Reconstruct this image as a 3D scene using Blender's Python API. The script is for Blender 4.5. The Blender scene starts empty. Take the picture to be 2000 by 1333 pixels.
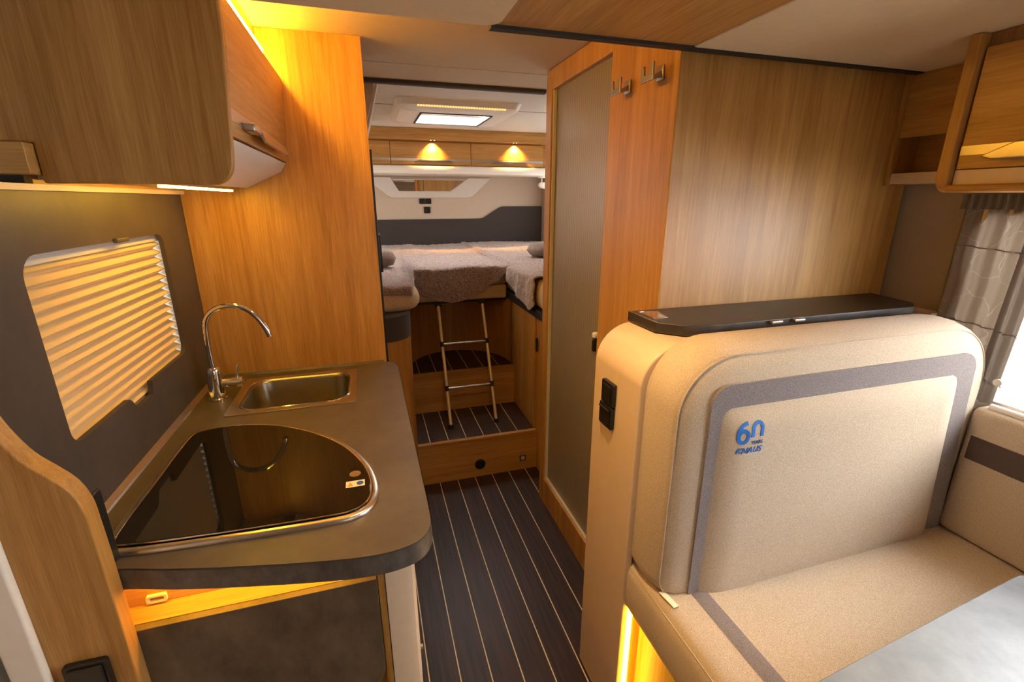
import bpy, bmesh, math, random
from mathutils import Vector, Matrix, noise
random.seed(4)
S = bpy.context.scene
COL = S.collection

# ------------------------------------------------------------ camera
cam = bpy.data.cameras.new('camera'); cam.sensor_width = 36; cam.lens = 16.36
cam.clip_start = 0.02
co = bpy.data.objects.new('camera', cam); COL.objects.link(co)
co.location = (0, 0, 1.55)
co.rotation_euler = (math.radians(90-16.903), 0, math.radians(-16.854))
S.camera = co
# ------------------------------------------------------------ world, exposure
S.view_settings.view_transform = 'Standard'
S.view_settings.look = 'None'
S.view_settings.gamma = 1
S.view_settings.use_curve_mapping = False
S.view_settings.exposure = 0.45
w = bpy.data.worlds.new('sky'); S.world = w; w.use_nodes = True
bg = w.node_tree.nodes['Background']
bg.inputs[0].default_value = (1.0, .94, .86, 1); bg.inputs[1].default_value = 2.7
LED_C = (1.0, .52, .03)

def area(name, loc, rot, sx, sy, power=0, color=(1, 1, 1), portal=False, spread=180):
    l = bpy.data.lights.new(name, 'AREA'); l.shape = 'RECTANGLE'; l.size = sx; l.size_y = sy
    l.energy = power; l.color = color; l.spread = math.radians(spread)
    o = bpy.data.objects.new(name, l); o.location = loc; o.rotation_euler = rot; COL.objects.link(o)
    if portal: l.cycles.is_portal = True
    return o
H = math.pi/2
# portals guide the daylight through the real openings (they add no light)
area('dinette_window_portal', (1.70, .25, 1.25), (0, H, 0), .5, 1.1, portal=True)
area('windscreen_portal', (.775, -1.44, 1.335), (-H, 0, 0) , 1.05, .37, portal=True)
area('roof_window_portal', (.5, -.6, 2.14), (0, 0, 0), .9, .8, portal=True)
area('bed_window_portal', (1.70, 3.35, 1.57), (0, H, 0), .5, 1.5, portal=True)
area('bed_window_portal', (-.62, 3.35, 1.57), (0, -H, 0), .5, 1.5, portal=True)
area('bed_roof_window_portal', (.55, 3.1, 2.12), (0, 0, 0), .5, .5, portal=True)
area('kitchen_window_portal', (-.66, 1.32, 1.28), (0, -H, 0), .38, .66, portal=True)

# daylight falling in through the dinette window
area('dinette_daylight', (2.05, -.05, 1.55), (0, math.radians(78), 0), .7, 1.5, 35, (.90, .95, 1.0))
# bedroom roof daylight, then a warm fill lamp added above the frame for corridor tone
area('bed_roof_daylight', (.55, 3.1, 2.14), (0, 0, 0), .4, .38, 7, (1, .97, .92))
area('added_corridor_fill', (.34, .80, 1.893), (0, 0, 0), .12, .12, 4.2, (1, .66, .30), spread=125)
# ------------------------------------------------------------ materials
def newmat(name):
    m = bpy.data.materials.new(name); m.use_nodes = True
    nt = m.node_tree; b = nt.nodes['Principled BSDF']
    return m, nt, b
def N(nt, t, **k):
    n = nt.nodes.new(t)
    for a, v in k.items():
        if a.startswith('i_'):
            n.inputs[int(a[2:])].default_value = v
        else: setattr(n, a, v)
    return n
def pos(nt, scale=(1, 1, 1), rot=(0, 0, 0)):
    g = N(nt, 'ShaderNodeNewGeometry'); mp = N(nt, 'ShaderNodeMapping')
    mp.inputs['Scale'].default_value = scale; mp.inputs['Rotation'].default_value = rot
    nt.links.new(g.outputs['Position'], mp.inputs[0]); return mp.outputs[0]
def ramp(nt, fac, stops):
    r = N(nt, 'ShaderNodeValToRGB'); e = r.color_ramp.elements
    while len(e) < len(stops): e.new(.5)
    for i, (p, c) in enumerate(stops):
        e[i].position = p; e[i].color = tuple(c)+(1,)
    nt.links.new(fac, r.inputs[0]); return r.outputs[0]
def bump(nt, b, h, strength=.2, dist=.002):
    n = N(nt, 'ShaderNodeBump'); n.inputs['Strength'].default_value = strength
    n.inputs['Distance'].default_value = dist
    nt.links.new(h, n.inputs['Height']); nt.links.new(n.outputs[0], b.inputs['Normal'])
def plain(name, col, rough=.5, metal=0, noise_amt=0, spec=.5, coat=0):
    m, nt, b = newmat(name)
    b.inputs['Roughness'].default_value = rough; b.inputs['Metallic'].default_value = metal
    b.inputs['Specular IOR Level'].default_value = spec; b.inputs['Coat Weight'].default_value = coat
    n = N(nt, 'ShaderNodeTexNoise'); n.inputs['Scale'].default_value = 40
    nt.links.new(pos(nt), n.inputs['Vector'])
    a = max(noise_amt, .02)
    c0 = [c*(1-a) for c in col]; c1 = [min(1, c*(1+a)) for c in col]
    nt.links.new(ramp(nt, n.outputs[0], [(.3, c0), (.7, c1)]), b.inputs['Base Color'])
    return m
def oak(name, axis, light=(.60, .325, .092), dark=(.34, .150, .026), rough=.42):
    m, nt, b = newmat(name)
    st = {'z': (1, 1, .045), 'y': (1, .05, 1), 'x': (.05, 1, 1)}[axis]
    p = pos(nt, st)
    n0 = N(nt, 'ShaderNodeTexNoise'); n0.inputs['Scale'].default_value = 9; n0.inputs['Detail'].default_value = 3
    n0.inputs['Distortion'].default_value = .6
    nt.links.new(p, n0.inputs['Vector'])
    n1 = N(nt, 'ShaderNodeTexNoise'); n1.inputs['Scale'].default_value = 430; n1.inputs['Detail'].default_value = 3
    nt.links.new(pos(nt, {'z': (1, 1, .03), 'y': (1, .03, 1), 'x': (.03, 1, 1)}[axis]), n1.inputs['Vector'])
    n2 = N(nt, 'ShaderNodeTexNoise'); n2.inputs['Scale'].default_value = 45; n2.inputs['Detail'].default_value = 5
    n2.inputs['Distortion'].default_value = 1.2
    nt.links.new(p, n2.inputs['Vector'])
    def mth(op, a, bb):
        q = N(nt, 'ShaderNodeMath', operation=op)
        for i, v in enumerate((a, bb)):
            if isinstance(v, (int, float)): q.inputs[i].default_value = v
            else: nt.links.new(v, q.inputs[i])
        return q.outputs[0]
    f = mth('ADD', mth('MULTIPLY', n0.outputs[0], .36), mth('ADD', mth('MULTIPLY', n1.outputs[0], .30), mth('MULTIPLY', n2.outputs[0], .34)))
    mid = [(a+c)/2 for a, c in zip(light, dark)]
    nt.links.new(ramp(nt, f, [(.36, dark), (.5, mid), (.62, light)]), b.inputs['Base Color'])
    b.inputs['Roughness'].default_value = rough
    bump(nt, b, n1.outputs[0], .12, .001)
    return m
def laminate(name, c0, c1, rough=.45, scale=7):
    m, nt, b = newmat(name)
    n = N(nt, 'ShaderNodeTexNoise'); n.inputs['Scale'].default_value = scale; n.inputs['Detail'].default_value = 9
    n.inputs['Roughness'].default_value = .68
    nt.links.new(pos(nt, (1, 1, .6)), n.inputs['Vector'])
    nt.links.new(ramp(nt, n.outputs[0], [(.3, c0), (.72, c1)]), b.inputs['Base Color'])
    b.inputs['Roughness'].default_value = rough
    n2 = N(nt, 'ShaderNodeTexNoise'); n2.inputs['Scale'].default_value = 500
    nt.links.new(pos(nt), n2.inputs['Vector']); bump(nt, b, n2.outputs[0], .1, .001)
    return m
def fabric(name, c0, c1, scale=1100):
    m, nt, b = newmat(name)
    v = N(nt, 'ShaderNodeTexNoise'); v.inputs['Scale'].default_value = scale; v.inputs['Detail'].default_value = 1
    nt.links.new(pos(nt), v.inputs['Vector'])
    v2 = N(nt, 'ShaderNodeTexNoise'); v2.inputs['Scale'].default_value = scale*.85
    nt.links.new(pos(nt, (.8, .8, 1.2)), v2.inputs['Vector'])
    a = N(nt, 'ShaderNodeMath', operation='ADD'); nt.links.new(v.outputs[0], a.inputs[0]); nt.links.new(v2.outputs[0], a.inputs[1])
    h = N(nt, 'ShaderNodeMath', operation='MULTIPLY'); h.inputs[1].default_value = .5; nt.links.new(a.outputs[0], h.inputs[0])
    nt.links.new(ramp(nt, h.outputs[0], [(.38, c0), (.62, c1)]), b.inputs['Base Color'])
    b.inputs['Roughness'].default_value = .95; b.inputs['Specular IOR Level'].default_value = .1
    b.inputs['Sheen Weight'].default_value = .15
    bump(nt, b, h.outputs[0], .35, .0015)
    return m
def planks(name, off, sp=.102):
    m, nt, b = newmat(name)
    g = N(nt, 'ShaderNodeNewGeometry'); s = N(nt, 'ShaderNodeSeparateXYZ'); nt.links.new(g.outputs['Position'], s.inputs[0])
    a = N(nt, 'ShaderNodeMath', operation='ADD'); a.inputs[1].default_value = -off+sp*20+.0015; nt.links.new(s.outputs[0], a.inputs[0])
    mo = N(nt, 'ShaderNodeMath', operation='MODULO'); mo.inputs[1].default_value = sp; nt.links.new(a.outputs[0], mo.inputs[0])
    lt = N(nt, 'ShaderNodeMath', operation='LESS_THAN'); lt.inputs[1].default_value = .0040; nt.links.new(mo.outputs[0], lt.inputs[0])
    n = N(nt, 'ShaderNodeTexNoise'); n.inputs['Scale'].default_value = 60; n.inputs['Detail'].default_value = 6
    nt.links.new(pos(nt, (1.6, .06, 1)), n.inputs['Vector'])
    c = ramp(nt, n.outputs[0], [(.32, (.012, .005, .005)), (.7, (.055, .024, .020))])
    mx = N(nt, 'ShaderNodeMix', data_type='RGBA'); nt.links.new(lt.outputs[0], mx.inputs[0]); nt.links.new(c, mx.inputs[6])
    mx.inputs[7].default_value = (.80, .68, .46, 1)
    nt.links.new(mx.outputs[2], b.inputs['Base Color']); b.inputs['Roughness'].default_value = .42
    bump(nt, b, n.outputs[0], .15, .001)
    return m
def emit(name, col, st):
    m, nt, b = newmat(name)
    b.inputs['Base Color'].default_value = (0, 0, 0, 1)
    b.inputs['Emission Color'].default_value = tuple(col)+(1,); b.inputs['Emission Strength'].default_value = st
    return m
M = {}
M['oak_z'] = oak('oak upright grain', 'z'); M['oak_y'] = oak('oak lengthwise grain', 'y'); M['oak_x'] = oak('oak crosswise grain', 'x')
M['oak_dark'] = oak('oak dark walnut tone', 'z', (.40, .20, .075), (.22, .10, .035))  # darker brown oak for the right cabinet's top fascia and the back support
M['lam'] = laminate('grey brown stone laminate', (.048, .038, .032), (.088, .070, .058))
M['top'] = laminate('stone worktop', (.078, .060, .047), (.135, .108, .086), .42)
M['edge'] = laminate('mottled stone worktop edge', (.05, .042, .034), (.17, .145, .12), .4, 30)
M['beige'] = plain('beige plastic', (.72, .54, .37), .38)
M['wallb'] = plain('beige wall covering', (.40, .30, .21), .8)
M['ceil'] = plain('pale ceiling covering', (.64, .52, .38), .85)
M['ceilb'] = plain('bedroom white ceiling', (.66, .62, .56), .7)
M['whiter'] = plain('bright white plastic', (.90, .86, .80), .35)
M['white'] = plain('white plastic', (.82, .78, .72), .4)
M['head'] = fabric('grey headboard cloth', (.060, .050, .048), (.105, .09, .085))
M['fab'] = fabric('beige woven cloth', (.36, .27, .185), (.74, .60, .45))
M['fabg'] = fabric('grey brown woven cloth', (.13, .105, .10), (.34, .285, .275))
M['fabd'] = fabric('brown woven cloth', (.075, .05, .04), (.13, .092, .075))
M['matt'] = fabric('cream quilted ticking', (.60, .44, .27), (.72, .56, .37), 200)
M['black'] = plain('black plastic', (.012, .011, .011), .35)
M['blackm'] = plain('black padded edge', (.02, .017, .018), .6)
M['slab'] = laminate('black wood grain board', (.022, .016, .013), (.05, .038, .031), .38, 20)
M['chrome'] = plain('polished chrome', (.78, .76, .74), .08, 1)
M['steel'] = plain('brushed steel', (.62, .57, .50), .28, 1)
M['satin'] = plain('satin nickel', (.50, .46, .42), .34, 1)
M['glass_b'] = plain('black hob glass', (.006, .005, .005), .03, 0, 0, .5, 0)
M['floor'] = planks('dark striped plank floor', .174); M['tread'] = planks('dark striped step covering', .236)
M['table'] = laminate('pale grey table laminate', (.21, .235, .255), (.32, .345, .37), .35, 12)
M['mirror'] = plain('mirror glass', (.9, .9, .9), .02, 1)
M['led'] = emit('warm light strip', LED_C, 66)
M['dsatin'] = plain('dark satin handle', (.22, .19, .165), .4, .6)
M['ceilf'] = plain('tan ceiling covering', (.78, .64, .44), .85)
M['basin'] = plain('satin basin steel', (.36, .33, .25), .3, 1)
M['led3'] = emit('warm light strip niche', LED_C, 16)
M['lamf'] = laminate('brown stone laminate front', (.070, .045, .024), (.21, .14, .08), .5, 11)
M['clad'] = plain('cream cladding', (.70, .58, .46), .6)
M['led2'] = emit('warm light strip seat', LED_C, 22)
M['lamp'] = emit('warm downlight lens', (1, .62, .2), 30)
M['amber'] = emit('amber roof light strip', (1, .42, .12), 1.6)
M['sticker'] = plain('cream sticker', (.85, .75, .5), .5)
M['orange'] = plain('orange mark', (.85, .3, .02), .5)
M['bluep'] = plain('blue mark', (.02, .10, .30), .5)
M['blue'] = plain('blue embroidery thread', (.010, .15, .56), .6, 0, .25)
M['frostg'] = plain('pale frame profile', (.62, .60, .54), .4)

def tambour():
    m, nt, b = newmat('grey tambour slats')
    g = N(nt, 'ShaderNodeNewGeometry'); s = N(nt, 'ShaderNodeSeparateXYZ'); nt.links.new(g.outputs['Position'], s.inputs[0])
    mo = N(nt, 'ShaderNodeMath', operation='MODULO'); mo.inputs[1].default_value = .017; nt.links.new(s.outputs[1], mo.inputs[0])
    lt = N(nt, 'ShaderNodeMath', operation='LESS_THAN'); lt.inputs[1].default_value = .0016; nt.links.new(mo.outputs[0], lt.inputs[0])
    mx = N(nt, 'ShaderNodeMix', data_type='RGBA'); nt.links.new(lt.outputs[0], mx.inputs[0])
    mx.inputs[6].default_value = (.32, .27, .23, 1); mx.inputs[7].default_value = (.10, .085, .075, 1)
    nt.links.new(mx.outputs[2], b.inputs['Base Color']); b.inputs['Roughness'].default_value = .38
    b.inputs['Metallic'].default_value = .25
    return m
M['tamb'] = tambour()
def blindmat():
    m, nt, b = newmat('cream pleated blind cloth')
    b.inputs['Base Color'].default_value = (.72, .54, .30, 1); b.inputs['Roughness'].default_value = .8
    t = N(nt, 'ShaderNodeBsdfTranslucent'); t.inputs[0].default_value = (.80, .58, .30, 1)
    mx = N(nt, 'ShaderNodeMixShader'); mx.inputs[0].default_value = .03
    out = nt.nodes['Material Output']
    nt.links.new(b.outputs[0], mx.inputs[1]); nt.links.new(t.outputs[0], mx.inputs[2]); nt.links.new(mx.outputs[0], out.inputs[0])
    return m
M['blind'] = blindmat()
def curtainmat(name, base, line, tr):
    m, nt, b = newmat(name)
    v = N(nt, 'ShaderNodeTexVoronoi', feature='DISTANCE_TO_EDGE'); v.inputs['Scale'].default_value = 9
    v.inputs['Randomness'].default_value = 1
    n = N(nt, 'ShaderNodeTexNoise'); n.inputs['Scale'].default_value = 6
    nt.links.new(pos(nt), n.inputs['Vector'])
    ad = N(nt, 'ShaderNodeVectorMath', operation='MULTIPLY_ADD'); ad.inputs[1].default_value = (.25, .25, .25)
    nt.links.new(n.outputs[1], ad.inputs[0]); nt.links.new(pos(nt, (1, 1, .42), (.5, 0, 0)), ad.inputs[2])
    nt.links.new(ad.outputs[0], v.inputs['Vector'])
    lc = ramp(nt, v.outputs[0], [(0.003, line), (.014, base)])
    nt.links.new(lc, b.inputs['Base Color']); b.inputs['Roughness'].default_value = .9
    t = N(nt, 'ShaderNodeBsdfTranslucent'); nt.links.new(lc, t.inputs[0])
    mx = N(nt, 'ShaderNodeMixShader'); mx.inputs[0].default_value = tr
    nt.links.new(b.outputs[0], mx.inputs[1]); nt.links.new(t.outputs[0], mx.inputs[2])
    nt.links.new(mx.outputs[0], nt.nodes['Material Output'].inputs[0])
    return m
M['curt'] = curtainmat('veined voile curtain', (.26, .20, .15), (.36, .29, .225), .22)
M['curtb'] = curtainmat('plain taupe curtain', (.24, .195, .16), (.26, .21, .175), .18)
def fleece():
    m, nt, b = newmat('mauve grey fleece')
    n = N(nt, 'ShaderNodeTexNoise'); n.inputs['Scale'].default_value = 210; n.inputs['Detail'].default_value = 3
    nt.links.new(pos(nt), n.inputs['Vector'])
    nt.links.new(ramp(nt, n.outputs[0], [(.36, (.19, .135, .125)), (.64, (.58, .46, .43))]), b.inputs['Base Color'])
    b.inputs['Roughness'].default_value = 1; b.inputs['Sheen Weight'].default_value = .4; b.inputs['Specular IOR Level'].default_value = .05
    bump(nt, b, n.outputs[0], .7, .005)
    return m
M['fleece'] = fleece()
def glassmat():
    m, nt, b = newmat('clear window pane')
    b.inputs['Transmission Weight'].default_value = 1; b.inputs['Roughness'].default_value = 0
    b.inputs['IOR'].default_value = 1.02; b.inputs['Base Color'].default_value = (1, 1, 1, 1)
    return m
M['pane'] = glassmat()

# ------------------------------------------------------------ object helpers
ROOTLOC = {}
def tag(o, label, cat, group=None):
    o['label'] = label; o['category'] = cat
    if group: o['group'] = group
def thing(name, loc, label, cat, group=None):
    o = bpy.data.objects.new(name, None); o.empty_display_size = .05; COL.objects.link(o)
    o.location = loc; tag(o, label, cat, group); ROOTLOC[o.name] = Vector(loc); return o
def mk(name, bm, m, parent=None, smooth=True, loc=None, bevel=0, bseg=2, angle=40, label=None):
    """link bm (world coordinates) as one mesh object"""
    bmesh.ops.remove_doubles(bm, verts=bm.verts, dist=1e-6)
    bmesh.ops.recalc_face_normals(bm, faces=bm.faces)
    base = ROOTLOC[parent.name] if parent is not None else None
    if base is None:
        if loc is None:
            xs = [v.co for v in bm.verts]
            loc = (sum(v.x for v in xs)/len(xs), sum(v.y for v in xs)/len(xs), min(v.z for v in xs))
        base = Vector(loc)
    me = bpy.data.meshes.new(name)
    for v in bm.verts: v.co -= base
    bm.to_mesh(me); bm.free()
    me.materials.append(m if not isinstance(m, str) else M[m])
    o = bpy.data.objects.new(name, me); COL.objects.link(o)
    if parent is None: o.location = base
    else: o.parent = parent
    ROOTLOC[o.name] = base
    if bevel:
        md = o.modifiers.new('bevel', 'BEVEL'); md.width = bevel; md.segments = bseg; md.limit_method = 'ANGLE'
        md.angle_limit = math.radians(35)
    if smooth:
        for p in me.polygons: p.use_smooth = True
        md = o.modifiers.new('wn', 'WEIGHTED_NORMAL') if bevel else None
        try: me.set_sharp_from_angle(angle=math.radians(angle))
        except Exception: pass
    if label: o['label'] = label
    return o
def struct(name, bm, m, **k):
    o = mk(name, bm, m, **k); o['kind'] = 'structure'; return o
def one(name, bm, m, label, cat, group=None, **k):
    o = mk(name, bm, m, **k); tag(o, label, cat, group); return o

def box(x0, x1, y0, y1, z0, z1, bm=None):
    bm = bm or bmesh.new()
    vs = [bm.verts.new(p) for p in ((x0, y0, z0), (x1, y0, z0), (x1, y1, z0), (x0, y1, z0), (x0, y0, z1), (x1, y0, z1), (x1, y1, z1), (x0, y1, z1))]
    for f in ((0, 3, 2, 1), (4, 5, 6, 7), (0, 1, 5, 4), (1, 2, 6, 5), (2, 3, 7, 6), (3, 0, 4, 7)): bm.faces.new([vs[i] for i in f])
    return bm
def m3(ax, a, u, v):
    return {'x': (a, u, v), 'y': (u, a, v), 'z': (u, v, a)}[ax]
def prism(pts, ax, a0, a1, bm=None):
    bm = bm or bmesh.new()
    A = [bm.verts.new(m3(ax, a0, *p)) for p in pts]; B = [bm.verts.new(m3(ax, a1, *p)) for p in pts]
    n = len(pts); bm.faces.new(A); bm.faces.new(B[::-1])
    for i in range(n): bm.faces.new((A[i], A[(i+1) % n], B[(i+1) % n], B[i]))
    return bm
def plate(outer, holes, ax, a0, a1, bm=None):
    bm = bm or bmesh.new(); tmp = bmesh.new(); es = []
    for lp in [outer]+holes:
        vs = [tmp.verts.new((p[0], p[1], 0)) for p in lp]
        es += [tmp.edges.new((vs[i], vs[(i+1) % len(vs)])) for i in range(len(vs))]
    bmesh.ops.triangle_fill(tmp, use_beauty=True, edges=es, use_dissolve=False)
    tmp.verts.index_update()
    A = [bm.verts.new(m3(ax, a0, v.co.x, v.co.y)) for v in tmp.verts]; B = [bm.verts.new(m3(ax, a1, v.co.x, v.co.y)) for v in tmp.verts]
    for f in tmp.faces:
        ids = [v.index for v in f.verts]
        bm.faces.new([A[i] for i in ids]); bm.faces.new([B[i] for i in ids[::-1]])
    for e in tmp.edges:
        if len(e.link_faces) == 1:
            i, j = [v.index for v in e.verts]; bm.faces.new((A[i], A[j], B[j], B[i]))
    tmp.free(); return bm
def rrect(u0, u1, v0, v1, r, n=6):
    if not isinstance(r, (list, tuple)): r = [r]*4      # order: (u1,v0),(u1,v1),(u0,v1),(u0,v0)
    out = []
    for (cu, cv, a0, rr) in ((u1, v0, -90, r[0]), (u1, v1, 0, r[1]), (u0, v1, 90, r[2]), (u0, v0, 180, r[3])):
        su = -1 if cu == u1 else 1; sv = 1 if cv == v0 else -1
        cc = (cu+su*rr, cv+sv*rr)
        for i in range(n+1):
            a = math.radians(a0+90*i/n)
            out.append((cc[0]+rr*math.cos(a), cc[1]+rr*math.sin(a)))
    return out
def loft(secs, cap=True, bm=None):
    bm = bm or bmesh.new(); R = [[bm.verts.new(p) for p in s] for s in secs]; n = len(R[0])
    for a, b in zip(R, R[1:]):
        for i in range(n): bm.faces.new((a[i], a[(i+1) % n], b[(i+1) % n], b[i]))
    if cap: bm.faces.new(R[0]); bm.faces.new(R[-1][::-1])
    return bm
def tube(pts, r, n=12, closed=False, bm=None, flat=None):
    bm = bm or bmesh.new(); P = [Vector(p) for p in pts]; rings = []; up = None; m = len(P)
    for i, p in enumerate(P):
        if closed: t = (P[(i+1) % m]-P[i-1]).normalized()
        else: t = (P[min(i+1, m-1)]-P[max(i-1, 0)]).normalized()
        if up is None:
            up = t.orthogonal().normalized() if flat is None else Vector(flat)
        up = (up-t*up.dot(t)).normalized(); s = t.cross(up)
        rr = r[i] if isinstance(r, (list, tuple)) else r
        rings.append([bm.verts.new(p+up*math.cos(2*math.pi*k/n)*rr+s*math.sin(2*math.pi*k/n)*rr) for k in range(n)])
    pr = list(zip(rings, rings[1:]))+([(rings[-1], rings[0])] if closed else [])
    for a, b in pr:
        for k in range(n): bm.faces.new((a[k], a[(k+1) % n], b[(k+1) % n], b[k]))
    if not closed: bm.faces.new(rings[0]); bm.faces.new(rings[-1][::-1])
    return bm
def spin(prof, c, ax='z', n=32, bm=None):
    """prof: (radius, offset along axis) list"""
    bm = bm or bmesh.new(); rings = []
    for r, h in prof:
        rings.append([bm.verts.new(Vector(c)+Vector(m3(ax, h, r*math.cos(2*math.pi*k/n), r*math.sin(2*math.pi*k/n)))) for k in range(n)])
    for a, b in zip(rings, rings[1:]):
        for k in range(n): bm.faces.new((a[k], a[(k+1) % n], b[(k+1) % n], b[k]))
    bm.faces.new(rings[0]); bm.faces.new(rings[-1][::-1])
    return bm
def smoothpts(pts, n=6, closed=False):
    P = [Vector(p) for p in pts]; m = len(P); out = []
    for i in range(m if closed else m-1):
        if closed: a, b, c, d = P[i-1], P[i], P[(i+1) % m], P[(i+2) % m]
        else: a, b, c, d = P[max(i-1, 0)], P[i], P[i+1], P[min(i+2, m-1)]
        for k in range(n):
            t = k/n
            out.append(tuple(.5*((2*b)+(c-a)*t+(2*a-5*b+4*c-d)*t*t+(3*b-a-3*c+d)*t**3)))
    if not closed: out.append(tuple(P[-1]))
    return out
def rot_about(bm, c, ang, axis):
    bmesh.ops.rotate(bm, verts=bm.verts, cent=Vector(c), matrix=Matrix.Rotation(ang, 3, axis)); return bm
def rbox(x0, x1, y0, y1, z0, z1, r, seg=4):
    bm = box(x0, x1, y0, y1, z0, z1)
    bmesh.ops.bevel(bm, geom=list(bm.edges), offset=r, segments=seg, profile=.5, affect='EDGES'); return bm

XL, XR, YB = -.573, 1.66, 4.5
CZ = 2.067
# ============================================================ SETTING
struct('floor', box(-.75, 1.7, -1.5, 4.6, -.05, 0), 'floor', smooth=False)
roof = plate([(-.75, -1.5), (1.72, -1.5), (1.72, 2.39), (-.75, 2.39)], [[(.05, -1.0), (.95, -1.0), (.95, -.2), (.05, -.2)]], 'z', CZ, CZ+.05)
struct('ceiling_kitchen', roof, 'ceil', smooth=False)
struct('ceiling_bedroom', plate([(-.75, 2.41), (1.72, 2.41), (1.72, 4.6), (-.75, 4.6)], [rrect(.34, .76, 2.9, 3.3, .03)], 'z', CZ, CZ+.05), 'ceilb', smooth=False)
struct('trim_1', prism([(2.385, CZ+.001), (2.385, CZ-.012), (2.395, CZ-.017), (2.42, CZ-.017), (2.43, CZ+.001)], 'x', XL, .9), 'head', smooth=False)   # dark gap profile across the roof
struct('trim_2', box(XL, XR, 2.12, 2.124, CZ-.002, CZ+.001), 'ceilb', smooth=False)
struct('trim_3', box(XL, XR, 2.98, 2.983, CZ-.0015, CZ+.001), 'head', smooth=False)
# left wall: dark laminate with the kitchen window cut-out (notch at the bottom), bedroom window further back
wh = rrect(1.006, 1.622, 1.096, 1.456, [.03, .03, .045, .03])
k = [i for i, p in enumerate(wh) if p[1] < 1.0961]           # bottom run -> insert the catch notch
whn = []
for i, p in enumerate(wh):
    whn.append(p)
    if i == len(wh)-1:
        whn += [(1.235, 1.096), (1.245, 1.088), (1.262, 1.062), (1.352, 1.062), (1.358, 1.075), (1.362, 1.096)]
struct('wall_left', plate([(.835, .0), (1.84, 0), (1.84, 1.578), (.835, 1.578)], [whn], 'x', XL-.012, XL), 'lam', smooth=False)
struct('wall_left_upper', box(XL-.012, XL, 1.105, 1.84, 1.57, CZ+.01), 'oak_y', smooth=False)
struct('wall_left_outer', plate([(.78, 0), (2.3, 0), (2.3, CZ+.02), (.78, CZ+.02)], [rrect(.96, 1.66, 1.05, 1.50, .04)], 'x', XL-.10, XL-.07), 'white', smooth=False)
struct('wall_left_rear', plate([(1.83, 0), (4.6, 0), (4.6, CZ+.02), (1.83, CZ+.02)], [rrect(2.62, 4.1, 1.32, 1.82, .05)], 'x', XL-.05, XL-.001), 'wallb', smooth=False)
struct('wall_left_front', box(-.76, -.70, -1.5, .80, 0, CZ+.02), 'wallb', smooth=False)
struct('wall_right', plate([(-1.5, 0), (4.6, 0), (4.6, CZ+.02), (-1.5, CZ+.02)], [rrect(-.45, .93, .985, 1.53, .05), rrect(2.62, 4.1, 1.32, 1.82, .05)], 'x', XR, XR+.05), 'wallb', smooth=False)
struct('wall_front', plate([(-.76, 0), (1.72, 0), (1.72, CZ+.02), (-.76, CZ+.02)], [rrect(.25, 1.3, 1.15, 1.52, .08)], 'y', -1.5, -1.45), 'wallb', smooth=False)
struct('wall_back', box(XL, XR, YB, YB+.06, 0, CZ+.02), 'clad', smooth=False)
# door frame strip and entry door at far left
d = struct('door_1', box(-.70, -.640, .10, .775, .02, 1.95), 'beige', bevel=.004)
struct('trim_4', box(-.626, -.579, .783, .7995, 0, CZ), 'white', bevel=.005)
# lowered ceiling section over the dinette
struct('ceiling_front', prism(rrect(-.215, .30, -1.45, 1.095, [.0, .035, .004, 0]), 'z', 1.90, CZ+.01), 'ceilf', angle=30)
struct('ceiling_front_oak', box(.29, .787, -1.45, 1.10, 1.903, CZ+.01), 'oak_y', smooth=False)
struct('ceiling_front_side', box(.787, XR, -1.45, 1.10, 1.90, CZ+.01), 'ceilf', bevel=.003)
struct('trim_5', prism([(1.09, 1.896), (1.112, 1.896), (1.118, 1.902), (1.118, 1.918), (1.09, 1.918)], 'x', .285, 1.62), 'blackm', smooth=False)
# right hand partition of the washroom: side wall x = .779, front wall y = 1.131
W = .779
struct('wall_bathroom_front', box(W+.004, 1.648, 1.131, 1.15, 0, CZ), 'oak_z', smooth=False)
struct('trim_6', box(W-.002, W+.006, 1.128, 1.152, 0, CZ), 'oak_z', bevel=.003)
struct('wall_bathroom_side', box(W, W+.02, 1.15, 1.487, 0, CZ), M['oak_z'], smooth=False)
struct('wall_bathroom_rear', box(W+.02, XR, 2.04, 2.06, 0, CZ), 'oak_z', smooth=False)
# tambour door with its oak frame
dr = bpy.data.objects.new('door_2', None); COL.objects.link(dr); dr.location = (W, 1.75, 0); ROOTLOC[dr.name] = Vector((W, 1.75, 0)); dr['kind'] = 'structure'
fb = bmesh.new()
box(W-.002, W+.03, 2.0, 2.06, 0, 2.03, fb)                                # far post
prism([(1.487, 1.992), (2.0, 1.985), (2.0, 1.99), (2.06, 2.03), (2.06, CZ-.004), (1.487, CZ-.004)], 'x', W, W+.03, fb)
box(W-.001, W+.03, 1.487, 2.0, 0, .143, fb)
mk('door_frame', fb, 'oak_z', dr, bevel=.003)
pf = bmesh.new()
box(W+.008, W+.02, 1.487, 2.0, .143, .150, pf); box(W+.006, W+.02, 1.992, 2.0, .15, 1.985, pf)
mk('slide_rail', pf, 'frostg', dr, smooth=False)
mk('tambour_curtain', box(W+.021, W+.03, 1.487, 1.992, .15, 1.99), 'tamb', dr, smooth=False)
mk('door_handle', rbox(W-.004, W+.026, 1.505, 1.522, 1.0, 1.05, .004), 'black', dr)
mk('door_latch', rbox(W-.006, W+.024, 1.502, 1.524, 1.052, 1.075, .008), 'white', dr)

# ============================================================ KITCHEN
YP = 1.829
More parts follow.
